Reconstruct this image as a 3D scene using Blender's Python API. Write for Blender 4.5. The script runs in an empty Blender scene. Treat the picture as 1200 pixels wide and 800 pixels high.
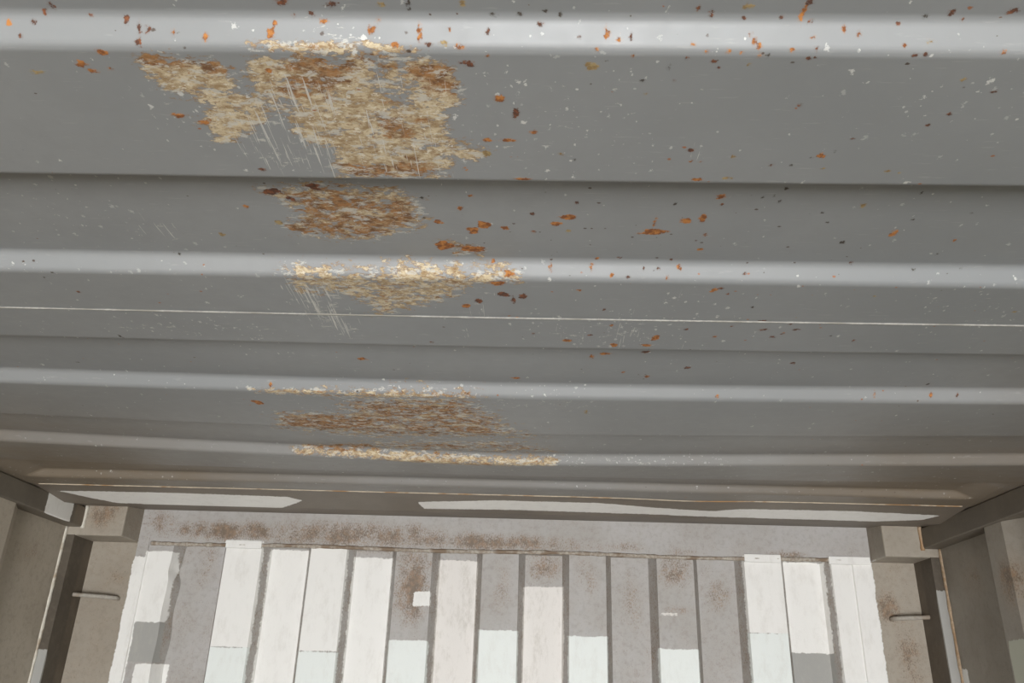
import bpy, bmesh, math, random
import numpy as np
from mathutils import Matrix

scene = bpy.context.scene
COL = scene.collection

# ------------------------------------------------------------------ camera
cam_d = bpy.data.cameras.new('camera')
cam = bpy.data.objects.new('camera', cam_d)
COL.objects.link(cam)
cam_d.sensor_width = 36.0
cam_d.lens = 36.0 * 955.77 / 1200.0
cam_d.clip_start = 0.02
PITCH, YAW, ROLL = 0.407445, -0.032987, 0.032059
def camera_axes(p, y, r):
    f = np.array([math.sin(y) * math.cos(p), math.cos(y) * math.cos(p), math.sin(p)])
    r0 = np.array([math.cos(y), -math.sin(y), 0.0])
    u0 = np.cross(r0, f)
    rr = math.cos(r) * r0 + math.sin(r) * u0
    return rr, np.cross(rr, f), f
_r, _u, _f = camera_axes(PITCH, YAW, ROLL)
cam.matrix_world = Matrix(((_r[0], _u[0], -_f[0], 0.098), (_r[1], _u[1], -_f[1], 0.0),
                           (_r[2], _u[2], -_f[2], 1.95), (0, 0, 0, 1)))
scene.camera = cam

# ------------------------------------------------------------------ daylight
world = bpy.data.worlds.new('overcast_sky')
scene.world = world
world.use_nodes = True
bg = world.node_tree.nodes['Background']
bg.inputs['Color'].default_value = (0.80, 0.90, 1.0, 1)
bg.inputs['Strength'].default_value = 1.0
def area_light(name, loc, rot, sx, sy, power, color):
    d = bpy.data.lights.new(name, 'AREA')
    d.shape = 'RECTANGLE'; d.size = sx; d.size_y = sy
    d.energy = power; d.color = color
    o = bpy.data.objects.new(name, d); COL.objects.link(o)
    o.location = loc; o.rotation_euler = rot
    return o
# daylight coming in through the open doors at the far (camera) end of the container
area_light('door_daylight', (0.24, -3.62, 0.74), (math.radians(90), 0, 0), 1.30, 1.40, 265.0, (0.985, 0.99, 1.0))

scene.view_settings.view_transform = 'Standard'
scene.view_settings.look = 'None'
scene.view_settings.gamma = 1.0
scene.view_settings.use_curve_mapping = False
scene.view_settings.exposure = 0.0
scene.cycles.max_bounces = 10
scene.cycles.diffuse_bounces = 6
scene.cycles.use_denoising = True

# ------------------------------------------------------------------ wear data (metres / millimetres on the steel itself)
# SPOTS: rust chips on the roof: x mm, arc length mm, radii in 0.1 mm, kind (0 orange 1 dark brown 2 tan 3 black-brown)
SPOTS=[(-263,446,18,43,1),(-271,451,9,28,1),(-300,459,18,20,0),(-281,458,18,16,1),(-292,468,14,15,1),(-237,453,13,13,1),(-211,456,18,33,1),(-201,462,13,45,1),(-195,463,22,23,1),(-176,465,10,20,0),(-152,468,13,29,0),(-233,480,46,37,0),(-256,493,51,43,0),(-250,500,39,25,0),(-235,497,19,15,0),(-203,552,63,35,0),(-186,560,46,28,0),(-180,558,25,28,0),(-111,499,37,34,0),(-92,441,54,32,1),(-55,443,44,32,1),(-72,451,18,24,1),(-85,452,11,10,1),(-100,458,13,18,0),(-103,465,36,36,0),(-64,456,22,12,0),(-155,625,33,26,1),(-170,699,90,74,1),(-154,712,49,46,1),(-124,690,69,63,1),(-204,729,37,40,0),(-178,759,45,49,2),(-249,785,36,39,2),(-203,472,18,28,1),(-296,502,47,18,2),(-19,442,30,18,2),(40,441,26,31,2),(-23,455,15,16,0),(-28,462,31,31,0),(8,463,18,71,0),(14,472,18,14,1),(-11,473,31,15,0),(37,473,32,14,0),(26,471,22,12,2),(30,461,13,9,0),(58,462,13,23,1),(96,457,17,9,1),(111,450,13,11,3),(100,447,13,11,3),(62,450,20,11,3),(81,450,17,9,3),(145,463,15,46,0),(154,467,11,24,0),(163,465,9,20,1),(138,474,13,10,0),(165,479,13,13,0),(125,466,7,5,1),(57,480,9,12,0),(135,490,58,49,2),(43,488,63,31,1),(193,491,13,21,3),(175,505,11,15,3),(200,505,9,12,1),(179,520,14,14,2),(64,527,47,56,0),(77,543,34,71,1),(92,567,30,28,0),(71,578,64,24,0),(53,578,51,20,0),(52,597,52,47,2),(31,619,32,26,0),(83,633,76,24,0),(116,597,26,22,2),(128,604,8,13,3),(30,702,24,21,0),(18,725,37,34,0),(-7,752,47,46,0),(28,769,86,67,0),(39,756,79,86,0),(62,763,44,49,0),(92,769,25,37,0),(91,733,24,28,1),(128,739,86,57,0),(116,752,56,43,0),(129,766,28,37,2),(216,766,157,67,0),(218,747,12,85,0),(245,743,15,49,0),(136,712,12,23,1),(-19,707,18,21,3),(233,712,15,21,3),(1,443,9,53,3),(209,444,17,21,1),(219,449,9,31,1),(245,442,38,39,2),(243,452,13,10,1),(270,451,13,14,1),(284,446,19,80,0),(286,438,25,24,1),(291,454,11,11,1),(389,447,27,32,1),(372,450,17,11,3),(399,452,13,10,1),(431,445,42,34,1),(249,464,13,21,0),(252,468,15,21,0),(256,472,17,25,0),(316,459,13,21,0),(327,462,9,17,0),(354,455,13,12,1),(378,467,21,14,2),(360,470,15,13,0),(294,465,6,10,0),(297,473,13,6,1),(208,470,9,8,0),(218,475,13,8,0),(234,475,11,18,0),(257,478,13,16,0),(244,476,11,10,0),(263,478,13,13,3),(280,474,11,6,0),(295,480,30,11,1),(376,476,13,19,1),(369,477,13,14,1),(431,474,13,8,0),(225,484,22,9,1),(252,487,13,12,2),(205,481,11,12,1),(230,490,11,14,1),(302,531,19,18,1),(412,554,17,18,1),(422,540,23,14,1),(444,514,20,15,1),(415,501,18,18,2),(358,572,15,14,1),(339,595,41,44,0),(227,590,31,35,1),(332,598,10,13,3),(349,589,10,13,3),(265,598,23,16,2),(301,609,16,13,1),(318,609,13,13,3),(238,605,13,13,0),(230,605,16,13,0),(241,631,54,22,0),(267,629,48,18,2),(404,616,21,18,2),(415,618,13,13,2),(347,613,16,13,2),(275,698,52,42,0),(279,712,18,21,1),(334,683,17,21,3),(250,743,55,57,0),(266,738,43,91,0),(274,771,25,37,0),(468,761,43,86,0),(418,711,38,47,2),(464,687,14,19,3),(316,698,14,16,3),(326,695,12,16,3),(334,705,15,21,3),(393,743,12,17,3),(382,725,12,17,3),(528,723,15,16,3),(476,736,15,16,3),(-459,903,29,25,1),(-353,1290,112,136,0),(-317,1231,47,41,0),(-467,1032,25,74,3),(-606,1186,25,35,3),(-482,867,12,15,3),(-466,855,14,12,3),(-313,829,10,15,3),(-248,786,30,33,2),(-6,802,106,105,0),(25,808,149,70,0),(46,831,20,42,0),(65,845,61,39,0),(54,860,104,63,0),(112,837,14,48,0),(158,836,20,48,0),(181,845,23,19,0),(200,847,20,15,1),(244,847,20,22,0),(257,835,27,43,0),(247,825,17,25,1),(233,837,17,14,1),(217,837,13,14,1),(189,823,27,25,1),(164,825,20,23,0),(146,874,24,30,0),(81,893,53,95,1),(69,902,25,102,1),(57,888,85,60,1),(28,906,47,71,1),(12,919,51,75,0),(179,923,18,32,1),(94,993,23,37,1),(74,949,22,33,0),(138,1012,71,58,0),(192,964,33,53,0),(200,1025,59,67,0),(253,1001,62,106,0),(243,1025,93,67,0),(251,1099,67,48,1),(177,1117,34,91,0),(194,1107,101,48,0),(166,995,39,37,1),(67,1200,91,46,0),(227,1171,31,44,0),(265,1187,40,57,0),(179,1292,29,92,2),(-42,1028,24,48,1),(-156,1142,79,55,0),(9,919,30,42,0),(422,783,29,33,3),(536,775,19,31,0),(274,802,46,33,0),(267,783,16,18,1),(300,870,41,60,0),(318,877,21,30,1),(308,864,27,28,1),(377,947,66,25,1),(383,970,75,37,1),(422,969,56,35,1),(410,981,30,26,1),(400,991,46,35,1),(342,961,22,35,1),(411,953,22,26,1),(327,994,31,46,0),(506,999,25,37,1),(471,986,19,28,3),(466,1131,43,42,1),(319,1152,55,55,1),(287,972,38,35,1),(701,1229,32,55,0),(740,1230,27,46,1),(377,1234,27,43,0),(615,1230,23,46,0),(447,826,17,22,1),(330,841,20,14,1),(532,805,13,20,3),(517,834,17,12,3),(569,832,13,12,3),(355,911,21,24,3),(486,879,20,22,2),(663,913,17,24,2),(689,1205,36,37,3)]
PATCH={'W':[(0.72,10,0,[(-210,484),(-182,482),(-156,484),(-144,491),(-127,483),(-116,481),(-55,481),(-33,480),(-7,482),(12,482),(30,494),(35,512),(32,530),(18,553),(26,580),(55,595),(52,604),(20,608),(12,630),(-37,636),(-89,636),(-82,594),(-111,583),(-118,555),(-143,566),(-163,584),(-182,584),(-189,562),(-170,540),(-179,527),(-202,523),(-208,501)]),(0.6,4,0.1,[(-121,471),(-54,468),(-6,473),(12,478),(-122,480)]),(0.62,16,0.55,[(-179,696),(-151,688),(-96,685),(-38,690),(-25,712),(-19,749),(-45,774),(-90,790),(-127,788),(-169,785),(-176,761),(-150,740),(-160,721)]),(0.58,17,0.1,[(-201,842),(-181,836),(-132,841),(-88,838),(-39,832),(-9,834),(68,835),(80,856),(29,862),(7,890),(-15,906),(-59,931),(-105,953),(-118,906),(-142,896),(-187,891),(-192,856)]),(0.5,11,0.6,[(-17,791),(36,795),(40,820),(1,821)]),(0.56,39,0.6,[(-218,1271),(-152,1245),(-71,1232),(8,1242),(7,1267),(59,1369),(118,1476),(-215,1516),(-375,1482),(-336,1346),(-221,1315)]),(0.66,26,0.8,[(-333,1334),(-180,1327),(-207,1470),(-367,1481)]),(0.45,6,0.0,[(-360,1233),(-152,1233),(8,1232),(8,1246),(-155,1258),(-344,1253)]),(0.52,44,0.6,[(-219,1538),(56,1504),(136,1570),(-211,1592)]),(0.6,9,0.15,[(-379,1589),(-228,1585),(-12,1589),(153,1590),(137,1613),(-47,1632),(-229,1609),(-371,1603)]),(0.5,9,0.7,[(-370,1585),(-205,1552),(-211,1590),(-362,1599)]),],
'N':[(0.4,9,0,[(-33,487),(-9,492),(2,520),(-16,541),(-35,525)]),(0.3,11,0,[(-129,522),(-99,526),(-114,583),(-142,575)]),(0.35,7,0,[(-141,482),(-116,480),(-128,519),(-144,525),(-147,505)]),],
'B':[(0.9,10,0,[(-207,476),(-154,477),(-144,491),(-161,489),(-193,495),(-207,488)]),(0.9,9,0,[(-158,479),(-125,478),(-134,496),(-158,507),(-164,501)]),(0.7,14,0,[(-96,478),(-54,474),(-64,523),(-90,529),(-108,519)]),(0.85,14,0,[(-55,479),(-20,481),(11,489),(36,507),(34,530),(14,527),(-4,503),(-34,490),(-55,495)]),(0.7,10,0,[(-38,548),(4,553),(-6,575),(-35,576)]),(0.5,10,0,[(-84,615),(12,610),(10,635),(-98,675)]),],
'P':[(0.5,30,0,[(-237,502),(-157,525),(-121,566),(-154,602),(-216,568)]),(0.3,53,0,[(-432,678),(-320,675),(-315,807),(-439,784)]),(0.35,40,0,[(38,481),(189,480),(211,625),(42,628)]),(0.4,26,0,[(-465,975),(-259,960),(-231,1016),(-480,1030)]),(0.45,50,0,[(110,968),(257,881),(292,1027),(111,1034)]),(0.35,45,0,[(537,872),(626,859),(671,924),(569,947)]),(0.7,6,0,[(-121,467),(-50,451),(-7,477),(-122,478)]),(0.6,3,0,[(-69,441),(-40,441),(-43,466),(-68,472)]),(0.5,28,0,[(-205,1239),(193,1235),(196,1272),(-219,1308)]),(0.35,5,0,[(-525,847),(-127,847),(-128,856),(-530,859)]),(0.25,40,0,[(329,490),(447,489),(489,567),(358,569)]),(0.55,10,0,[(120,1581),(480,1587),(482,1609),(121,1613)]),],
'L':[(0.75,17,0,[(-124,505),(-57,504),(-85,636),(-164,634),(-169,584)]),(0.5,17,0,[(-53,486),(36,498),(26,629),(-68,631)]),(0.5,19,0,[(-335,745),(-280,744),(-304,816),(-349,818)]),(0.8,22,0,[(-200,866),(-130,864),(-142,1033),(-204,957)]),(0.45,38,0,[(110,968),(257,881),(292,1027),(111,1034)]),(0.5,24,0,[(8,879),(68,877),(-3,1026)]),(0.4,10,0,[(201,476),(219,475),(245,606),(223,606)]),],
'K':[(0.32,8,0,[(-303,448),(437,441),(449,482),(-315,486)]),(0.75,15,0,[(106,806),(493,796),(537,872),(108,886)]),(0.45,23,0,[(304,869),(419,865),(448,956),(323,960)]),(0.3,37,0,[(201,561),(285,559),(303,630),(212,632)]),(0.4,26,0,[(-29,689),(325,712),(347,796),(-9,825)]),(0.4,15,0,[(580,1211),(782,1206),(791,1240),(585,1239)]),],
}
PAINT=[(-0.976,-0.9,2.1,2.287,'w'),(-0.976,-0.9,1.998,2.1,'g'),(-0.757,-0.657,2.042,2.323,'w'),(-0.757,-0.657,1.6,2.042,'c'),(-0.639,-0.536,1.6,2.305,'w'),(-0.518,-0.418,2.038,2.316,'w'),(-0.518,-0.418,1.6,2.038,'c'),(-0.4,-0.297,1.6,2.29,'w'),(-0.279,-0.179,1.6,2.073,'c'),(-0.161,-0.058,1.6,2.29,'p'),(-0.04,0.06,1.6,2.105,'c'),(0.078,0.181,1.6,2.225,'p'),(0.199,0.299,1.6,2.097,'c'),(0.438,0.538,1.6,2.072,'c'),(0.677,0.777,2.117,2.316,'w'),(0.677,0.777,1.6,2.117,'c'),(0.795,0.898,2.073,2.309,'w'),(0.795,0.898,1.6,2.073,'g'),(0.914,0.968,1.6,2.318,'w'),(-1.0076,-0.976,1.6,2.27,'w'),(0.968,1.0185,1.6,2.311,'w'),(-0.219,-0.181,2.161,2.198,'w'),(-0.946,-0.879,1.867,1.995,'w'),(0.448,0.486,2.155,2.161,'p')]


# ------------------------------------------------------------------ node helper
class NB:
    def __init__(self, name):
        self.mat = bpy.data.materials.new(name)
        self.mat.use_nodes = True
        self.t = self.mat.node_tree
        for n in list(self.t.nodes):
            self.t.nodes.remove(n)
        self.out = self.t.nodes.new('ShaderNodeOutputMaterial')
        self.bsdf = self.t.nodes.new('ShaderNodeBsdfPrincipled')
        self.t.links.new(self.bsdf.outputs[0], self.out.inputs[0])
    def put(self, sock, v):
        if isinstance(v, bpy.types.NodeSocket):
            self.t.links.new(v, sock)
        elif isinstance(v, tuple) and len(v) == 3 and sock.type == 'RGBA':
            sock.default_value = (*v, 1)
        else:
            sock.default_value = v
    def m(self, op, a, b=0.0, c=0.0, clamp=False):
        n = self.t.nodes.new('ShaderNodeMath'); n.operation = op; n.use_clamp = clamp
        for i, v in enumerate((a, b, c)):
            self.put(n.inputs[i], v)
        return n.outputs[0]
    def mix(self, f, a, b):
        n = self.t.nodes.new('ShaderNodeMix'); n.data_type = 'RGBA'; n.clamp_factor = True
        self.put(n.inputs[0], f); self.put(n.inputs[6], a); self.put(n.inputs[7], b)
        return n.outputs[2]
    def mixf(self, f, a, b):
        n = self.t.nodes.new('ShaderNodeMix'); n.data_type = 'FLOAT'
        self.put(n.inputs[0], f); self.put(n.inputs[2], a); self.put(n.inputs[3], b)
        return n.outputs[0]
    def step(self, x, lo, hi):
        n = self.t.nodes.new('ShaderNodeMapRange'); n.interpolation_type = 'SMOOTHSTEP'
        self.put(n.inputs[0], x); self.put(n.inputs[1], lo); self.put(n.inputs[2], hi)
        return n.outputs[0]
    def pos(self):
        return self.t.nodes.new('ShaderNodeTexCoord').outputs['Object']
    def scale(self, v, s, rot=0.0, loc=(0, 0, 0)):
        n = self.t.nodes.new('ShaderNodeMapping')
        self.put(n.inputs[0], v)
        n.inputs[1].default_value = loc
        n.inputs[2].default_value = (0, 0, rot)
        n.inputs[3].default_value = s
        return n.outputs[0]
    def noise(self, v, scale, detail=3.0, rough=0.5, dist=0.0):
        n = self.t.nodes.new('ShaderNodeTexNoise')
        self.put(n.inputs['Vector'], v); n.inputs['Scale'].default_value = scale
        n.inputs['Detail'].default_value = detail; n.inputs['Roughness'].default_value = rough
        n.inputs['Distortion'].default_value = dist
        return n.outputs[0]
    def voronoi(self, v, scale):
        n = self.t.nodes.new('ShaderNodeTexVoronoi')
        self.put(n.inputs['Vector'], v); n.inputs['Scale'].default_value = scale
        return n.outputs['Distance'], n.outputs['Color']
    def sep(self, c):
        n = self.t.nodes.new('ShaderNodeSeparateColor'); self.put(n.inputs[0], c)
        return n.outputs[0], n.outputs[1], n.outputs[2]
    def attr(self, name):
        n = self.t.nodes.new('ShaderNodeAttribute'); n.attribute_name = name
        r, g, b = self.sep(n.outputs['Color'])
        return r, g, b, n.outputs['Alpha']
    def bump(self, h, strength, dist):
        n = self.t.nodes.new('ShaderNodeBump')
        n.inputs['Strength'].default_value = strength; n.inputs['Distance'].default_value = dist
        self.put(n.inputs['Height'], h)
        return n.outputs[0]
    def finish(self, color, rough, normal=None, spec=0.5):
        self.put(self.bsdf.inputs['Base Color'], color)
        self.put(self.bsdf.inputs['Roughness'], rough)
        self.put(self.bsdf.inputs['Specular IOR Level'], spec)
        if normal is not None:
            self.put(self.bsdf.inputs['Normal'], normal)
        return self.mat

def roof_steel():
    b = NB('worn_grey_roof_paint')
    p = b.pos()
    W, Bn, S, ST = b.attr('wearA')
    P, L, K, TINT = b.attr('wear_tintB')
    # base paint
    n1 = b.noise(p, 2.2, 3, .55); n2 = b.noise(p, 38, 4, .6)
    base = b.mix(b.step(n1, .3, .7), (.224, .234, .239), (.262, .270, .273))
    base = b.mix(b.m('MULTIPLY', b.step(n2, .35, .75), .35), base, (.230, .236, .236))
    # brown tint towards end and rails: grime plus bounced light put into the colour
    dn = b.noise(b.scale(p, (3, 9, 3)), 2.0, 5, .6)
    dirt_bounce = b.m('MULTIPLY', TINT, b.m('ADD', .55, dn), clamp=True)
    base = b.mix(dirt_bounce, base, (.172, .138, .100))
    # faint drag marks
    sc = b.noise(b.scale(p, (30, 260, 60), .08), 1.0, 3, .6)
    base = b.mix(b.m('MULTIPLY', b.step(sc, .63, .72), .22), base, (.40, .40, .38))
    # worn-through area: tan primer and rust with remnants of grey
    wn = b.noise(b.scale(p, (58, 92, 92), .05), 1.0, 9, .70, .35)
    wn2 = b.noise(b.scale(p, (150, 300, 300), .05, (3, 5, 1)), 1.0, 5, .65)
    wv = b.m('ADD', b.m('ADD', W, .02), b.m('ADD', b.m('MULTIPLY', b.m('SUBTRACT', wn, .5), 2.3), b.m('MULTIPLY', b.m('SUBTRACT', wn2, .5), 1.1)))
    halo = b.m('MULTIPLY', b.step(wv, .33, .48), b.step(W, .02, .12))
    core = b.m('MULTIPLY', b.step(wv, .485, .53), b.step(W, .02, .12))
    tn = b.noise(b.scale(p, (85, 140, 140)), 1.0, 6, .7, .5)
    tan = b.mix(b.step(tn, .36, .64), (.31, .215, .115), (.58, .49, .335))
    tan = b.mix(b.m('MULTIPLY', b.step(b.noise(b.scale(p, (190, 300, 300), .05, (2, 7, 0)), 1.0, 5, .7), .54, .64), .75), tan, (.235, .130, .058))
    tan = b.mix(b.step(b.noise(b.scale(p, (130, 210, 210), -.05), 1.0, 5, .7), .57, .64), tan, (.64, .58, .46))
    brown = b.mix(b.step(b.noise(p, 90, 5, .65), .38, .62), (.155, .075, .032), (.33, .165, .062))
    bn = b.m('ADD', Bn, b.m('MULTIPLY', b.m('SUBTRACT', b.noise(b.scale(p, (26, 55, 55)), 1.0, 8, .70), .5), 3.4))
    isb = b.m('MULTIPLY', b.step(bn, .26, .60), b.m('ADD', .55, b.m('MULTIPLY', b.step(b.noise(b.scale(p, (120, 260, 260), 0, (9, 2, 0)), 1.0, 5, .7), .62, .48), .45)))
    core_c = b.mix(isb, tan, brown)
    halo_c = b.mix(b.m('ADD', .35, b.m('MULTIPLY', b.step(b.noise(p, 55, 5, .65), .4, .6), .45)), base, (.235, .140, .070))
    col = b.mix(halo, base, halo_c)
    col = b.mix(core, col, core_c)
    # pale chips and drag scratches
    vd, vc = b.voronoi(b.scale(b.pos(), (125, 85, 120), .1), 1.0)
    r1, g1, b1 = b.sep(vc)
    wob = b.m('MULTIPLY', b.m('SUBTRACT', b.noise(p, 300, 5, .75), .5), 1.6)
    chip = b.m('MULTIPLY', b.m('LESS_THAN', g1, b.m('ADD', b.m('MULTIPLY', P, .8), .045)),
               b.step(b.m('ADD', vd, wob), b.m('MULTIPLY', r1, .30), b.m('MULTIPLY', r1, .22)))
    vd2, vc2 = b.voronoi(b.scale(b.pos(), (270, 180, 260), .1), 1.0)
    r3, g3, b3 = b.sep(vc2)
    fchip = b.m('MULTIPLY', b.m('LESS_THAN', g3, b.m('ADD', b.m('MULTIPLY', P, .45), .02)), b.step(b.m('ADD', vd2, wob), b.m('MULTIPLY', r3, .34), b.m('MULTIPLY', r3, .24)))
    chip = b.m('MAXIMUM', chip, fchip)
    col = b.mix(b.m('MULTIPLY', chip, b.m('ADD', .30, b.m('MULTIPLY', b1, .6))), col, (.58, .58, .555))
    # pale smears dragged out around the bare metal
    smn = b.noise(b.scale(p, (55, 120, 120), .12, (5, 1, 0)), 1.0, 9, .74, .3)
    smz = b.m('MAXIMUM', b.m('MULTIPLY', P, .55), b.m('MAXIMUM', b.m('MULTIPLY', L, .6), b.m('MULTIPLY', b.step(W, .04, .35), .6)))
    sme = b.m('MULTIPLY', b.step(b.m('ADD', smn, b.m('MULTIPLY', smz, .20)), .655, .70), b.step(smz, .05, .2))
    col = b.mix(b.m('MULTIPLY', sme, .72), col, (.53, .52, .475))
    s1 = b.noise(b.scale(p, (420, 14, 60), .16), 1.0, 3, .6, .6)
    s2 = b.noise(b.scale(p, (260, 10, 60), -.06), 1.0, 3, .6, .5)
    sm = b.m('MAXIMUM', b.step(b.m('ADD', s1, b.m('MULTIPLY', L, .215)), .735, .775),
             b.step(b.m('ADD', s2, b.m('MULTIPLY', L, .20)), .765, .80))
    sm = b.m('MULTIPLY', sm, b.step(L, .03, .25))
    col = b.mix(b.m('MULTIPLY', sm, .8), col, (.58, .57, .53))
    # small rust specks
    kd, kc = b.voronoi(b.scale(b.pos(), (95, 120, 120)), 1.0)
    r2, g2, b2 = b.sep(kc)
    wob2 = b.m('MULTIPLY', b.m('SUBTRACT', b.noise(p, 420, 3, .6), .5), .30)
    speck = b.m('MULTIPLY', b.m('LESS_THAN', g2, b.m('ADD', b.m('MULTIPLY', K, .55), .05)),
                b.step(b.m('ADD', kd, wob2), b.m('ADD', .04, b.m('MULTIPLY', r2, .20)), b.m('MULTIPLY', r2, .12)))
    kcol = b.mix(b.step(b2, .45, .6), (.060, .035, .022), (.30, .110, .040))
    col = b.mix(b.m('MULTIPLY', speck, .9), col, kcol)
    # the larger rust blisters
    sn = b.m('ADD', S, b.m('MULTIPLY', b.m('SUBTRACT', b.noise(p, 260, 5, .75), .5), .42))
    stain = b.m('MULTIPLY', b.step(sn, .40, .50), .45)
    spot = b.step(sn, .475, .515)
    so = b.mix(b.step(b.noise(p, 170, 4, .65), .40, .62), (.20, .070, .022), (.46, .190, .050))
    sd = b.mix(b.step(b.noise(p, 190, 4, .65), .45, .65), (.095, .042, .026), (.24, .085, .034))
    st = b.mix(b.step(b.noise(p, 150, 4, .65), .40, .60), (.24, .160, .070), (.36, .270, .130))
    sk = (.060, .050, .040)
    scol = b.mix(b.m('GREATER_THAN', ST, .16), so, sd)
    scol = b.mix(b.m('GREATER_THAN', ST, .5), scol, st)
    scol = b.mix(b.m('GREATER_THAN', ST, .84), scol, sk)
    col = b.mix(stain, col, b.mix(.5, base, scol))
    col = b.mix(spot, col, scol)
    rough = b.mixf(b.m('MAXIMUM', core, spot), b.m('ADD', .40, b.m('MULTIPLY', n2, .14)), .85)
    hgt = b.m('ADD', b.m('MULTIPLY', core, -.35), b.m('ADD', b.m('MULTIPLY', spot, .5), b.m('MULTIPLY', wn, .25)))
    return b.finish(col, rough, b.bump(hgt, .35, .0012))

def wall_steel(name, base1, base2, rough0=.55):
    b = NB(name)
    p = b.pos()
    Wm, Cl, R, G = b.attr('paintA')
    Pk, Gn, _, _ = b.attr('paintB')
    n1 = b.noise(p, 5, 4, .6); n2 = b.noise(p, 70, 5, .65)
    base = b.mix(b.step(n1, .3, .7), base1, base2)
    base = b.mix(b.m('MULTIPLY', b.step(n2, .45, .7), .25), base, (.16, .135, .105))
    # rust bloom and speckle
    R = b.m('MULTIPLY', R, b.m('ADD', .55, b.m('MULTIPLY', b.step(b.noise(b.scale(p, (20, 20, 14)), 1.0, 6, .7), .30, .70), .65)))
    base = b.mix(b.m('MULTIPLY', R, .55, clamp=True), base, (.33, .255, .185))
    rn = b.noise(b.scale(p, (330, 330, 190)), 1.0, 5, .75)
    rv = b.m('ADD', R, b.m('MULTIPLY', b.m('SUBTRACT', rn, .5), 2.6))
    rm = b.m('MULTIPLY', b.step(rv, .48, .95), b.m('MULTIPLY', b.step(R, .02, .3), .85))
    rc = b.mix(b.step(b.noise(p, 60, 5, .6), .42, .62), (.150, .105, .070), (.26, .165, .098))
    col = b.mix(rm, base, rc)
    sp = b.m('MULTIPLY', b.step(b.noise(b.scale(p, (330, 330, 200)), 1.0, 3, .6), .655, .71), b.m('ADD', .35, b.m('MULTIPLY', R, .9), clamp=True))
    col = b.mix(sp, col, (.085, .062, .045))
    lt = b.m('MULTIPLY', b.step(b.noise(b.scale(p, (280, 280, 190), 0, (3, 1, 7)), 1.0, 4, .65), .68, .74), b.m('MULTIPLY', R, .7))
    col = b.mix(lt, col, (.52, .50, .46))
    # brushed paint patches with ragged edges
    en = b.m('MULTIPLY', b.m('SUBTRACT', b.noise(p, 150, 5, .75), .5), .22)
    eb = b.m('MULTIPLY', b.m('SUBTRACT', b.noise(p, 28, 2, .5), .5), .16)
    e = b.m('ADD', en, eb)
    grime = b.m('MULTIPLY', b.step(b.noise(b.scale(p, (45, 45, 18)), 1.0, 7, .75), .46, .72), .42)
    pits = b.m('MULTIPLY', b.step(b.noise(p, 330, 3, .6), .70, .74), .5)
    def coat(c, sdf, color, gamount=1.0, op=1.0):
        msk = b.step(b.m('ADD', sdf, e), .48, .53)
        k = b.mix(b.m('MULTIPLY', grime, gamount), color, (.50, .47, .42))
        k = b.mix(b.m('MULTIPLY', pits, gamount), k, (.34, .31, .27))
        return b.mix(b.m('MULTIPLY', msk, op), c, k), msk
    col, m0 = coat(col, G, (.34, .335, .315), .6)
    col, m4 = coat(col, Gn, (.47, .485, .40), .3)
    col, m3 = coat(col, Pk, (.735, .705, .67), 1.5)
    col, m1 = coat(col, Wm, (.815, .805, .775), .6)
    col, m2 = coat(col, Cl, (.775, .81, .785), .5)
    msk = b.m('MAXIMUM', m1, b.m('MAXIMUM', m2, m3))
    rough = b.mixf(msk, rough0, .5)
    h = b.m('ADD', b.m('MULTIPLY', msk, .6), b.m('ADD', b.m('MULTIPLY', rn, .35), b.m('MULTIPLY', n2, .5)))
    return b.finish(col, rough, b.bump(h, .5, .0015))

def bead_mat(name, a, c, d):
    b = NB(name); p = b.pos()
    n = b.noise(p, 130, 5, .7); k = b.noise(p, 14, 3, .6)
    col = b.mix(b.step(n, .4, .62), a, c)
    col = b.mix(b.step(k, .50, .62), col, d)
    return b.finish(col, .7, b.bump(n, .6, .002))

def plain_wood():
    b = NB('marine_plywood'); p = b.pos()
    g = b.noise(b.scale(p, (30, 1.2, 30)), 1.0, 6, .65)
    w = b.noise(p, 1.5, 4, .6)
    col = b.mix(b.step(g, .3, .7), (.14, .105, .075), (.20, .155, .115))
    col = b.mix(b.m('MULTIPLY', b.step(w, .45, .7), .5), col, (.13, .11, .09))
    return b.finish(col, .6, b.bump(g, .3, .002))

def yard_concrete():
    b = NB('yard_concrete'); p = b.pos()
    n = b.noise(p, 1.2, 8, .65)
    return b.finish(b.mix(n, (.32, .31, .29), (.46, .45, .42)), .85)

M_ROOF = roof_steel()
M_WALL = wall_steel('patched_grey_wall_paint', (.395, .385, .372), (.455, .450, .448))
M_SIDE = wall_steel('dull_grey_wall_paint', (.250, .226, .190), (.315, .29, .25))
M_RAIL = wall_steel('dark_rail_paint', (.105, .090, .068), (.140, .122, .095))
M_PLATE = wall_steel('brown_grey_plate_paint', (.150, .126, .100), (.190, .164, .134))
M_POST = wall_steel('shade_darkened_post_paint', (.055, .044, .031), (.080, .066, .049))  # shade of the post's inner faces put into this base colour
M_CORNER = wall_steel('brown_tinged_grey_paint', (.30, .265, .215), (.36, .325, .27))
M_BEAD = bead_mat('old_weld_metal', (.30, .25, .20), (.46, .42, .36), (.22, .16, .11))
M_SEAM = bead_mat('pale_sealed_weld', (.30, .29, .27), (.40, .39, .36), (.25, .24, .21))
M_RUSTSEAM = bead_mat('rusty_weld', (.48, .40, .30), (.55, .47, .36), (.34, .20, .09))
M_PALE = bead_mat('painted_weld', (.60, .56, .48), (.66, .63, .56), (.36, .28, .20))
M_RUSTW = bead_mat('rusted_corner_weld', (.40, .29, .19), (.50, .38, .26), (.33, .20, .10))
M_WOOD = plain_wood(); M_YARD = yard_concrete()

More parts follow.
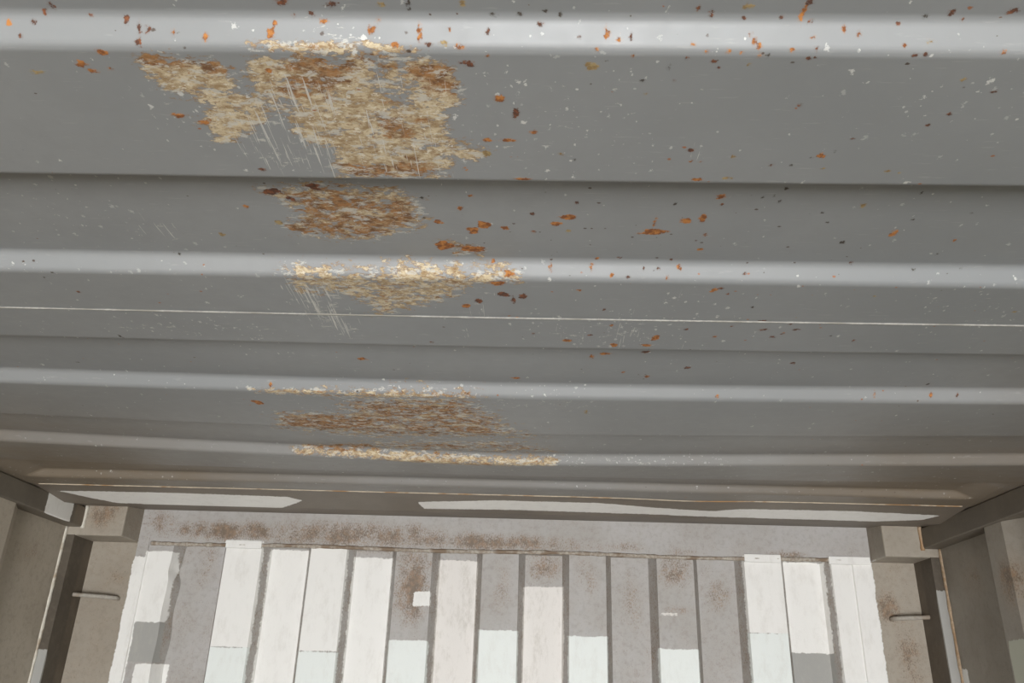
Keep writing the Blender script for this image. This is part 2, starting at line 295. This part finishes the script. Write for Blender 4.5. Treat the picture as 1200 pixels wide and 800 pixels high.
# ------------------------------------------------------------------ object helpers
def tag(o, label=None, cat=None, group=None, kind=None):
    if label: o['label'] = label
    if cat: o['category'] = cat
    if group: o['group'] = group
    if kind: o['kind'] = kind
    return o
def empty(name, loc, parent=None):
    o = bpy.data.objects.new(name, None); COL.objects.link(o)
    o.empty_display_size = .1
    o.location = loc
    if parent: o.parent = parent
    return o
def adopt(o, parent):
    o.parent = parent
    o.matrix_parent_inverse = Matrix.Translation(parent.location).inverted()
    return o

def smooth01(t):
    t = np.clip(t, 0, 1); return t * t * (3 - 2 * t)
def polysd(px, py, poly):
    """signed distance to a polygon, positive inside"""
    d = np.full(px.shape, 1e9); ins = np.zeros(px.shape, bool)
    n = len(poly)
    for i in range(n):
        ax, ay = poly[i]; bx, by = poly[(i + 1) % n]
        ex, ey = bx - ax, by - ay
        L = ex * ex + ey * ey + 1e-12
        t = np.clip(((px - ax) * ex + (py - ay) * ey) / L, 0, 1)
        d = np.minimum(d, np.hypot(px - ax - t * ex, py - ay - t * ey))
        c = (ay > py) != (by > py)
        ins ^= c & (px < ex * (py - ay) / (ey + 1e-12) + ax)
    return np.where(ins, d, -d)

# paint and rust on the walls, posts and header (position on the steel -> two colour attributes)
RUST = [(-1.0, 2.38, .05, .05, .5), (-.75, 2.345, .22, .035, 1.1), (-.40, 2.345, .38, .05, .95), (-.05, 2.335, .40, .032, .95), (-.95, 2.36, .08, .06, .8), (.36, 2.33, .10, .022, .7), (-.45, 2.335, .62, .035, .75), (.15, 2.328, .35, .018, .65),
        (.51, 2.322, .08, .014, .7), (.793, 2.322, .07, .014, .9), (-.229, 2.22, .07, .13, 1.1), (-.82, 2.27, .06, .10, .55), (.01, 2.22, .06, .12, .55),
        (.13, 2.28, .07, .06, .85), (.25, 2.25, .06, .09, .6), (.37, 2.2, .06, .22, .5), (.488, 2.28, .06, .07, .9), (.488, 2.17, .05, .02, .7),
        (.607, 2.21, .045, .06, .75), (1.05, 2.19, .035, .045, 1.2), (1.09, 2.07, .05, .12, .75), (-1.045, 2.21, .03, .025, .8), (-1.07, 2.29, .05, .02, .5),
        (-1.07, 2.37, .07, .05, .95), (1.06, 2.40, .06, .02, .6), (-.86, 2.2, .02, .2, .4)]
def fields(X, Y, Z):
    w = np.full(X.shape, -1.0); c = w.copy(); g = w.copy(); pk = w.copy(); gn = w.copy()
    end = Y > 2.26
    def box(x0, x1, z0, z1):
        return np.minimum(np.minimum(X - x0, x1 - X), np.minimum(Z - z0, z1 - Z))
    for x0, x1, z0, z1, k in PAINT:
        sd = np.where(end, box(x0 - .004, x1 + .004, z0, z1), -1)
        if k == 'w': w = np.maximum(w, sd)
        elif k == 'c': c = np.maximum(c, sd)
        elif k == 'p': pk = np.maximum(pk, sd)
        else: g = np.maximum(g, sd)
    rail = (Z > 2.329) & (np.abs(X) > 1.105) & (np.abs(X) < 1.1255) & (Y < 2.2005)
    w = np.maximum(w, np.where(rail & (X < 0), np.minimum(Y - 2.008, 2.132 - Y), -1))
    post = (np.abs(X) > 1.13) & (Y > 2.195) & (Y < 2.21)
    g = np.maximum(g, np.where(post & (X > 0), 2.227 - Z, -1))
    g = np.maximum(g, np.where(post & (X < 0), 2.02 - Z, -1))
    side = (np.abs(X) > 1.12) & (Y < 2.2) & ~rail
    gn = np.maximum(gn, np.where(side & (X > 0) & (Y < 1.893), 2.087 - Z, -1))
    w = np.maximum(w, np.where(side & (X > 0), np.minimum(Y - 2.165, 2.04 - Z), -1))
    r = np.zeros(X.shape)
    for x, z, rx, rz, a in RUST:
        r = np.maximum(r, np.where(Y > 2.15, a * np.exp(-((X - x) / rx) ** 2 - ((Z - z) / rz) ** 2), 0))
    r = np.maximum(r, np.where((Y > 2.3075) & (Y < 2.3425) & (np.abs(X) < 1.0), .55, 0))
    r = np.maximum(r, np.where(end, .34, .12))
    r = np.maximum(r, np.where(side & (X > 0), 1.0 * np.exp(-((Y - 1.84) / .05) ** 2 - ((Z - 2.2) / .06) ** 2), 0))
    r = np.maximum(r, np.where(side, .55 * np.exp(-((Y - 2.06) / .06) ** 2 - ((Z - 2.24) / .05) ** 2), 0))
    enc = lambda s: np.clip(.5 + s / .05, 0, 1)
    return np.stack([enc(w), enc(c), r, enc(g)], -1), np.stack([enc(pk), enc(gn), r * 0, r * 0 + 1], -1)

def mesh_obj(name, V, F, mat, parent=None, smooth=False, paint=False):
    me = bpy.data.meshes.new(name)
    V = np.asarray(V, dtype=np.float32)
    me.from_pydata(V.tolist(), [], F if isinstance(F, list) else F.tolist())
    me.materials.append(mat)
    if smooth:
        me.polygons.foreach_set('use_smooth', [True] * len(me.polygons))
    if paint:
        a, b_ = fields(V[:, 0], V[:, 1], V[:, 2])
        for nm, arr in (('paintA', a), ('paintB', b_)):
            at = me.attributes.new(nm, 'FLOAT_COLOR', 'POINT')
            at.data.foreach_set('color', arr.astype(np.float32).ravel())
    me.update()
    o = bpy.data.objects.new(name, me); COL.objects.link(o)
    if parent is not None: adopt(o, parent)
    return o
def grid_faces(nu, nv, flip=False, base=0):
    i, j = np.meshgrid(np.arange(nu - 1), np.arange(nv - 1), indexing='ij')
    a = base + i * nv + j
    q = np.stack([a, a + nv, a + nv + 1, a + 1], -1).reshape(-1, 4)
    return q[:, ::-1] if flip else q
class Patchwork:
    """quads laid out as grids, welded into one mesh"""
    def __init__(self): self.V = []; self.F = []; self.n = 0
    def grid(self, P, flip=False):              # P: (nu, nv, 3)
        nu, nv, _ = P.shape
        self.V.append(P.reshape(-1, 3)); self.F += grid_faces(nu, nv, flip, self.n).tolist(); self.n += nu * nv
    def quad(self, p00, p10, p11, p01, du=.01, dv=.01):   # normal = (p10-p00)x(p01-p00)
        p00, p10, p11, p01 = [np.array(q, float) for q in (p00, p10, p11, p01)]
        nu = max(2, int(np.linalg.norm(p10 - p00) / du) + 2); nv = max(2, int(np.linalg.norm(p01 - p00) / dv) + 2)
        u = np.linspace(0, 1, nu)[:, None, None]; v = np.linspace(0, 1, nv)[None, :, None]
        self.grid((1 - u) * (1 - v) * p00 + u * (1 - v) * p10 + u * v * p11 + (1 - u) * v * p01)
    def box(self, x0, x1, y0, y1, z0, z1, d=.01, skip=''):
        if 'f' not in skip: self.quad((x0, y0, z0), (x1, y0, z0), (x1, y0, z1), (x0, y0, z1), d, d)
        if 'k' not in skip: self.quad((x1, y1, z0), (x0, y1, z0), (x0, y1, z1), (x1, y1, z1), d, d)
        if 'l' not in skip: self.quad((x0, y1, z0), (x0, y0, z0), (x0, y0, z1), (x0, y1, z1), d, d)
        if 'r' not in skip: self.quad((x1, y0, z0), (x1, y1, z0), (x1, y1, z1), (x1, y0, z1), d, d)
        if 'b' not in skip: self.quad((x0, y1, z0), (x1, y1, z0), (x1, y0, z0), (x0, y0, z0), d, d)
        if 't' not in skip: self.quad((x0, y0, z1), (x1, y0, z1), (x1, y1, z1), (x0, y1, z1), d, d)
    def build(self, name, mat, parent=None, smooth=False, weld=True):
        o = mesh_obj(name, np.concatenate(self.V), self.F, mat, parent, smooth, paint=True)
        if weld:
            bm = bmesh.new(); bm.from_mesh(o.data)
            bmesh.ops.remove_doubles(bm, verts=bm.verts, dist=1e-5)
            bm.to_mesh(o.data); bm.free()
        return o
def bead(name, path, r, mat, parent, seed=1, wob=.35, seg=8, step=.006):
    """a lumpy weld bead along a polyline"""
    rnd = np.random.default_rng(seed)
    path = np.array(path, float)
    L = np.concatenate([[0], np.cumsum(np.linalg.norm(np.diff(path, axis=0), axis=1))])
    n = max(3, int(L[-1] / step))
    s = np.linspace(0, L[-1], n)
    C = np.stack([np.interp(s, L, path[:, k]) for k in range(3)], -1)
    T = np.gradient(C, axis=0); T /= np.linalg.norm(T, axis=1)[:, None]
    ref = np.array([0, 0, 1.0]) if abs(T[0][2]) < .7 else np.array([0, 1.0, 0])
    A = np.cross(T, ref); A /= np.linalg.norm(A, axis=1)[:, None]; B = np.cross(T, A)
    rr = r * (1 + wob * (np.convolve(rnd.random(n + 4), np.ones(3) / 3, 'same')[:n] - .5) * 2)
    th = np.linspace(0, 2 * np.pi, seg, endpoint=False)
    P = C[:, None] + rr[:, None, None] * (np.cos(th)[None, :, None] * A[:, None] + np.sin(th)[None, :, None] * B[:, None])
    V = P.reshape(-1, 3); F = []
    for i in range(n - 1):
        for j in range(seg):
            k = (j + 1) % seg
            F.append((i * seg + j, i * seg + k, (i + 1) * seg + k, (i + 1) * seg + j))
    F.append(tuple(range(seg))[::-1]); F.append(tuple((n - 1) * seg + j for j in range(seg)))
    return mesh_obj(name, V, F, mat, parent, smooth=True, paint=False)

# ------------------------------------------------------------------ roof
ZL = 2.385
C_UP, C_W = .020, .012
def rounded(pts, r=.0058):
    out = [pts[0]]
    for i in range(1, len(pts) - 1):
        a, b, c = map(np.array, (pts[i - 1], pts[i], pts[i + 1]))
        la, lc = np.linalg.norm(a - b), np.linalg.norm(c - b)
        if la < 1e-6 or lc < 1e-6: continue
        u = (a - b) / la; v = (c - b) / lc
        for t in (0, .17, .34, .5, .66, .83, 1):
            out.append(tuple((1 - t) ** 2 * (b + u * r) + 2 * t * (1 - t) * b + t * t * (b + v * r)))
    out.append(pts[-1]); return out
near = [(-.08, C_UP), (.092, C_UP), (.104, 0), (.269, 0), (.281, C_UP)]
for u, a in zip((.453, .811, 1.182, 1.530), (.6295, 1.013, 1.357, 1.700)):
    near += [(u, C_UP), (u + C_W, 0), (a, 0), (a + C_W, C_UP)]
near += [(1.8455, .0185), (1.855, 0), (1.925, 0)]
PROF = np.array(rounded(near))
SARC = np.concatenate([[0], np.cumsum(np.hypot(*np.diff(PROF, axis=0).T))])
SARC -= np.interp(.40, PROF[:, 0], SARC) - .40
def sag(X, y):
    S = np.interp(y, [.40, .63, .82, 1.02, 1.20, 1.39, 1.54, 1.70, 1.86, 2.3], [0, .004, .003, .006, .014, .025, .028, .010, 0, 0])
    return -S * (1 - np.clip(np.abs(X - .055) / 1.12, 0, 1) ** 1.3) - .004 * np.exp(-((X - .47) / .12) ** 2 - ((y - 1.95) / .07) ** 2)
def fade(X):
    return 1 - smooth01((np.abs(X) - 1.04) / .06)
def split_profile(y0, y1, d):
    """profile points between y0 and y1, every d metres of arc"""
    s0, s1 = np.interp([y0, y1], PROF[:, 0], SARC)
    s = np.unique(np.concatenate([np.arange(s0, s1, d), [s1], SARC[(SARC > s0) & (SARC < s1)]]))
    keep = np.concatenate([[True], np.diff(s) > 2e-4])
    s = s[keep]
    return np.interp(s, SARC, PROF[:, 0]), np.interp(s, SARC, PROF[:, 1]), s
def roof_wear_tint(X, S, Y):
    W = np.zeros(X.shape); Bn = W.copy()
    def dens(e):
        st, soft, b, poly = e
        pl = [(x / 1e3, y / 1e3) for x, y in poly]; sf = max(soft * 1.3e-3, .003)
        return st * smooth01(.5 + polysd(X, S, pl) / (2 * sf)), b
    for e in PATCH['W']:
        d, b = dens(e); W = np.maximum(W, d); Bn = np.maximum(Bn, b * np.minimum(1, d / e[0]))
    for e in PATCH['N']:
        W = np.clip(W - dens(e)[0], 0, 1)
    for e in PATCH['B']:
        Bn = np.maximum(Bn, dens(e)[0])
    P, L, K = [np.maximum.reduce([dens(e)[0] for e in PATCH[k]]) for k in 'PLK']
    best = np.full(X.shape, -1.0); typ = np.zeros(X.shape)
    rnd = random.Random(4)
    parts = []
    for x, s, rx, ry, k in SPOTS:
        x, s = x / 1e3, s / 1e3; rx, ry = max(rx / 1e4, .0013), max(ry / 1e4, .0013)
        if max(rx, ry) < .0022:
            parts.append((x, s, rx, ry, k)); continue
        parts.append((x + rnd.uniform(-.2, .2) * rx, s + rnd.uniform(-.2, .2) * ry, rx * rnd.uniform(.55, .8), ry * rnd.uniform(.5, .8), k))
        for q in range(4):
            a = rnd.uniform(0, 6.283); f = rnd.uniform(.25, .55)
            parts.append((x + .62 * rx * math.cos(a), s + .62 * ry * math.sin(a), max(.0012, rx * f), max(.0012, ry * f * rnd.uniform(.6, 1)), k))
    for x, s, rx, ry, k in parts:
        R = max(rx, ry) + .012
        i = np.nonzero((np.abs(X - x) < R) & (np.abs(S - s) < R))
        if not len(i[0]): continue
        dx, dy = X[i] - x, S[i] - s
        sd = (1 - np.sqrt((dx / rx) ** 2 + (dy / ry) ** 2)) * min(rx, ry)
        up = sd > best[i]
        j = tuple(q[up] for q in i)
        best[j] = sd[up]; typ[j] = k / 3.0
    dirt_bounce = 1.0 * smooth01((Y - 1.0) / .8) * (.28 + .62 * smooth01((np.abs(X) - .25) / .8)) + .12 * smooth01((Y - 1.62) / .2)  # grime and painted bounce-light tint, growing towards end wall and rails
    dirt_bounce = np.maximum(dirt_bounce, .5 * smooth01((np.abs(X) - .6) / .5))
    return np.stack([W, Bn, np.clip(.5 + best / .016, 0, 1), typ], -1), np.stack([P, L, K, np.clip(dirt_bounce, 0, 1)], -1)

ceiling = tag(empty('ceiling', (0, 0, ZL)), 'grey corrugated steel container roof with rust and tan worn patches overhead', 'roof', kind='structure')
def roof_sheet(xs, y, zo, s, dz=0.0, sagging=True):
    X, Y = np.meshgrid(xs, y, indexing='ij')
    Z = ZL + dz + zo[None, :] * fade(X) + (sag(X, Y) if sagging else 0)
    V = np.stack([X, Y, Z], -1).reshape(-1, 3)
    o = mesh_obj('roof_sheet', V, grid_faces(len(xs), len(y), flip=True), M_ROOF, ceiling, smooth=True)
    S = np.broadcast_to(s[None, :], X.shape)
    A, B = roof_wear_tint(X, S, Y)
    for nm, arr in (('wearA', A), ('wear_tintB', B)):
        at = o.data.attributes.new(nm, 'FLOAT_COLOR', 'POINT')
        at.data.foreach_set('color', arr.reshape(-1, 4).astype(np.float32).ravel())
    return o
SEAM1, SEAM2 = .922, 1.925
xa = np.unique(np.round(np.concatenate([np.linspace(-1.185, -.62, 66), np.arange(-.62, .82, .0026), np.linspace(.82, 1.185, 46)]), 5))
ya, za, sa = split_profile(-.08, .40, .012)
yb, zb, sb = split_profile(.40, SEAM1, .0026)
sh = roof_sheet(xa, np.concatenate([ya[:-1], yb]), np.concatenate([za[:-1], zb]), np.concatenate([sa[:-1], sb]))
tag(sh, 'roof sheet nearest the camera with the large tan worn patch')
xb = np.linspace(-1.185, 1.185, 593)
yc, zc, sc_ = split_profile(SEAM1, SEAM2, .004)
sh2 = roof_sheet(xb, yc, zc, sc_, dz=-.0015)
tag(sh2, 'sagging roof sheet with brown worn streaks')
# the sheets behind the camera repeat the same pressing
def back_sheet(y0, y1):
    pts = [(y0, 0)]
    u = .453 - .3607 * 12
    while u < y1 + .4:
        for q in ((u, C_UP), (u + C_W, 0), (u + .176, 0), (u + .188, C_UP)):
            if y0 + .02 < q[0] < y1 - .02: pts.append(q)
        u += .3607
    e0 = pts[1][1] if len(pts) > 1 else 0
    pts[0] = (y0, e0); pts.append((y1, pts[-1][1]))
    q = np.array(pts)
    return roof_sheet(np.linspace(-1.185, 1.185, 59), q[:, 0], q[:, 1], q[:, 0] - 20, sagging=False)
for y0, y1 in ((-3.62, -2.36), (-2.36, -1.22), (-1.22, -.08)):
    back_sheet(y0, y1)
# lap welds between the sheets
xs = np.linspace(-1.10, 1.10, 200)
def seam(y, r, mat, seed, dz):
    yy = np.full(xs.shape, y)
    return bead('weld_seam', np.stack([xs, yy, ZL + sag(xs, yy) + dz], -1), r, mat, ceiling, seed, .3, 6, .006)
tag(seam(SEAM1 - .0005, .0012, M_SEAM, 3, -.0008), 'thin pale lap weld across the roof')
tag(seam(SEAM2, .0024, M_RUSTSEAM, 4, -.001), 'rust speckled weld near the end wall')
# flat plate over the header, brushed white in two strips, its rear edge turned up to the header
WHITE = [[(-1.09, 2.008), (-.80, 1.998), (-.51, 2.012), (-.48, 2.05), (-.50, 2.085), (-.56, 2.16), (-.80, 2.155), (-.98, 2.14), (-1.03, 2.085)],
         [(-.19, 2.035), (0, 1.992), (.25, 1.995), (.50, 2.042), (.54, 2.05), (.60, 2.02), (.88, 2.015), (1.09, 2.04), (1.06, 2.10), (.96, 2.132), (.55, 2.125), (.39, 2.113), (.04, 2.102), (-.18, 2.115)]]
WHITE = [[(x, .615 / (.435 / y + .0923)) for x, y in pg] for pg in WHITE]
py = np.concatenate([np.arange(SEAM2, 2.085, .005), np.linspace(2.085, 2.30, 16)])
X, Y = np.meshgrid(np.linspace(-1.185, 1.185, 297), py, indexing='ij')
Z = ZL + sag(X, Y) + np.interp(Y, [1.9, 1.95, 2.085, 2.30, 2.31], [0, 0, -.0125, .016, .016])
hp = mesh_obj('header_plate', np.stack([X, Y, Z], -1).reshape(-1, 3), grid_faces(297, len(py), flip=True), M_PLATE, ceiling, smooth=True)
wsd = np.maximum.reduce([polysd(X, Y, pg) for pg in WHITE]).ravel()
pa = np.zeros((len(wsd), 4)); pa[:, 0] = np.clip(.5 + wsd / .05, 0, 1); pa[:, 2] = .15
at = hp.data.attributes.new('paintA', 'FLOAT_COLOR', 'POINT'); at.data.foreach_set('color', pa.astype(np.float32).ravel())
tag(hp, 'dark flat strip with brushed white paint')

# ------------------------------------------------------------------ end wall: one vertically corrugated sheet
P0, PITCH_W = .010, .2391
YF, YR = 2.303, 2.345
def wall_polyline():
    pts = [(-1.0076, YF - .004), (-.977, YF - .004), (-.975, YF)]
    for k in range(-4, 5):
        c = P0 + k * PITCH_W
        l, r = c - .050, c + .050
        if k == -4: l, r = -.975, -.905
        if k == 4: l, r = .913, .967
        if k > -4: pts += [(l - .018, YR)]
        pts += [(l, YF), (r, YF)]
        if k < 4: pts += [(r + .018, YR)]
    return pts + [(.968, YF), (.970, YF - .004), (1.0185, YF - .004)]
WP = np.array(wall_polyline())
_, idx = np.unique(np.round(WP[:, 0], 4), return_index=True); WP = WP[np.sort(idx)]
xs_ = []
for (x0, y0), (x1, y1) in zip(WP[:-1], WP[1:]):
    n = max(1, int(math.hypot(x1 - x0, y1 - y0) / .005))
    xs_ += [(x0 + (x1 - x0) * t / n, y0 + (y1 - y0) * t / n) for t in range(n)]
xs_.append(tuple(WP[-1])); xs_ = np.array(xs_)
zs = np.concatenate([np.linspace(0, 1.88, 20), np.arange(1.90, 2.335, .005)])
P = np.zeros((len(xs_), len(zs), 3)); P[:, :, 0] = xs_[:, None, 0]; P[:, :, 1] = xs_[:, None, 1]; P[:, :, 2] = zs[None]
# dents along the edge of the first corrugation
dent = np.exp(-((P[:, :, 2] - 2.235) / .018) ** 2) * .008 + np.sin(P[:, :, 2] * 45) * .003
edge = np.exp(-((P[:, :, 0] + .89) / .018) ** 2)
P[:, :, 0] -= dent * edge * .9
pw = Patchwork(); pw.grid(P)
wall = pw.build('wall_front', M_WALL, weld=False)
tag(wall, 'corrugated steel end wall with brushed white paint strips between rusty ribs', 'wall', kind='structure')

# header beam across the top of the end wall
hdr = empty('header_beam', (0, 2.34, 2.305))
tag(hdr, 'grey steel header beam with brown rust bloom above the corrugated end wall', 'beam')
pw = Patchwork(); pw.box(-1.0095, 1.0215, 2.30, 2.40, 2.309, 2.408, .006, skip='kt')
pw.build('beam_face', M_WALL, hdr)
hb = []
for x in np.linspace(-.97, .955, 120):
    hb.append((x, 2.2995, 2.309 + .002 * math.sin(x * 9)))
bead('weld_bead', hb, .0055, M_BEAD, hdr, 7, .35, 8, .006)
# brushed paint carried over the weld
for x0, x1 in ((-.757, -.657), (.677, .775), (.905, 1.016)):
    pw = Patchwork(); pw.box(x0, x1, 2.2935, 2.300, 2.300, 2.320, .006, skip='k')
    o = pw.build('paint_lap', M_WALL, hdr)
    arr = np.zeros((len(o.data.vertices), 4), np.float32); arr[:, 0] = .9
    o.data.attributes['paintA'].data.foreach_set('color', arr.ravel())

# ------------------------------------------------------------------ side walls, corrugated
XA, XB = 1.163, 1.127
M_SIDE_L = wall_steel('daylit_brown_grey_wall_paint', (.40, .352, .285), (.47, .42, .35))  # lighter copy of the side paint; left side's stronger daylight put into the colour
def side_wall(sgn, name, label):
    pts = [(XA, 2.2)]
    y = 1.968
    while y > -3.3:
        pts += [(XA, y), (XB, y - .068), (XB, y - .140), (XA, y - .208)]
        y -= .278
    pts.append((XA, -3.62))
    fine = []
    for (a, ya_), (c, yc_) in zip(pts[:-1], pts[1:]):
        n = max(1, int(abs(yc_ - ya_) / (.008 if ya_ > 1.3 else .08)))
        fine += [(a + (c - a) * t / n, ya_ + (yc_ - ya_) * t / n) for t in range(n)]
    fine.append(pts[-1]); fine = np.array(fine)
    z = np.concatenate([np.linspace(0, 1.85, 12), np.arange(1.88, 2.345, .008)])
    P = np.zeros((len(fine), len(z), 3)); P[:, :, 0] = sgn * fine[:, None, 0]; P[:, :, 1] = fine[:, None, 1]; P[:, :, 2] = z[None]
    pw = Patchwork(); pw.grid(P, flip=(sgn < 0))
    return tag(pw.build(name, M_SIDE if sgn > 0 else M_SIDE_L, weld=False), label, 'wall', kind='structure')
side_wall(-1, 'wall_left', 'left corrugated steel side wall, dull grey with rust stains')
side_wall(1, 'wall_right', 'right corrugated steel side wall, dull grey with a pale green paint patch')

# top side rails
def rail(sgn, label):
    pw = Patchwork()
    x0, x1 = sorted((sgn * 1.12, sgn * 1.185))
    pw.box(x0, x1, 1.3, 2.1995, 2.330, 2.3825, .008, skip='k')
    pw.box(x0, x1, -3.62, 1.3, 2.330, 2.3825, .12, skip='f')
    o = pw.build('top_rail', M_RAIL)
    bv = o.modifiers.new('edge', 'BEVEL'); bv.width = .003; bv.segments = 2; bv.limit_method = 'ANGLE'; bv.angle_limit = math.radians(60)
    return tag(o, label, 'rail')
rail(-1, 'left dark steel top rail with a white paint patch at its end')
rail(1, 'right dark brown steel top rail without any paint patch')

# corner posts: flange, recessed plate, block under the roof, lashing bar, welds
def post(sgn, label):
    root = empty('corner_post', (sgn * 1.13, 2.25, 0))
    tag(root, label, 'post')
    s = lambda a, b: sorted((sgn * a, sgn * b))
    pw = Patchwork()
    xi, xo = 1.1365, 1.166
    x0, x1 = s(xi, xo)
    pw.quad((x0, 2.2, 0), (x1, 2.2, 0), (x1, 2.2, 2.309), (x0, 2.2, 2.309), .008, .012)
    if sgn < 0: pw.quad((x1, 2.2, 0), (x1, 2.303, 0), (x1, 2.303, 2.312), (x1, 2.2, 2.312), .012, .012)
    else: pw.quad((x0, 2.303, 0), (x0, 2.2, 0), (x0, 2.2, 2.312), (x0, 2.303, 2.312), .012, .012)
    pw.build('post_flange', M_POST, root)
    pw = Patchwork(); x0, x1 = s(1.0, 1.1365)
    pw.quad((x0, 2.3025, 0), (x1, 2.3025, 0), (x1, 2.3025, 2.33), (x0, 2.3025, 2.33), .008, .012)
    pw.build('recessed_plate', M_CORNER, root)
    pw = Patchwork()
    x0, x1 = s(1.0085 if sgn < 0 else 1.0205, 1.185)
    pw.box(x0, x1, 2.2, 2.312, 2.308, 2.408, .006, skip='kt')
    o = pw.build('corner_block', M_CORNER, root)
    bv = o.modifiers.new('edge', 'BEVEL'); bv.width = .004; bv.segments = 3; bv.limit_method = 'ANGLE'; bv.angle_limit = math.radians(60)
    # lashing bar: round rod welded to the flange, bent back to the plate
    zb_ = 2.158 if sgn < 0 else 2.1625
    xe = 1.031 if sgn < 0 else 1.053
    pth = [(sgn * 1.137, 2.262, zb_ + .003), (sgn * (xe + .022), 2.270, zb_), (sgn * (xe + .008), 2.274, zb_ - .001), (sgn * xe, 2.284, zb_ - .001), (sgn * xe, 2.304, zb_ - .001)]
    o = bead('lashing_bar', pth, .0055, M_BAR, root, 5, .04, 12, .003)
    tag(o, 'thin round steel rod across the recess')
    # welds
    bead('weld_bead', [(sgn * 1.1635, 2.1985, z) for z in np.linspace(.05, 2.33, 60)], .0052, M_PALE if sgn < 0 else M_RUSTW, root, 11, .3, 8, .008)
    bead('weld_bead', [(sgn * 1.1195, 2.199, z) for z in np.linspace(2.326, 2.388, 10)], .0048, M_PALE if sgn < 0 else M_RUSTW, root, 13, .45, 8, .005)
    return root
M_BAR = bead_mat('bar_steel', (.33, .30, .26), (.40, .37, .32), (.28, .23, .18))
post(-1, 'left corner post with brown rusty block and lashing bar')
post(1, 'right corner post with orange rusted weld and rust-stained plate')

# ------------------------------------------------------------------ floor and the open door end (behind the camera)
pw = Patchwork(); pw.box(-1.165, 1.165, -3.62, 2.345, -.03, 0, .5)
tag(pw.build('floor', M_WOOD), 'brown plywood container floor', 'floor', kind='structure')
pw = Patchwork()
pw.box(-1.22, -1.12, -3.72, -3.62, 0, 2.42, .3); pw.box(1.12, 1.22, -3.72, -3.62, 0, 2.42, .3); pw.box(-1.12, 1.12, -3.72, -3.62, 2.30, 2.42, .3)
tag(pw.build('wall_back', M_SIDE), 'steel door frame around the open container doorway', 'doorway', kind='structure')
pw = Patchwork(); pw.box(-20, 20, -30, 10, -.25, -.15, 10)
tag(pw.build('ground', M_YARD), 'pale concrete yard outside the container', 'ground', kind='structure')
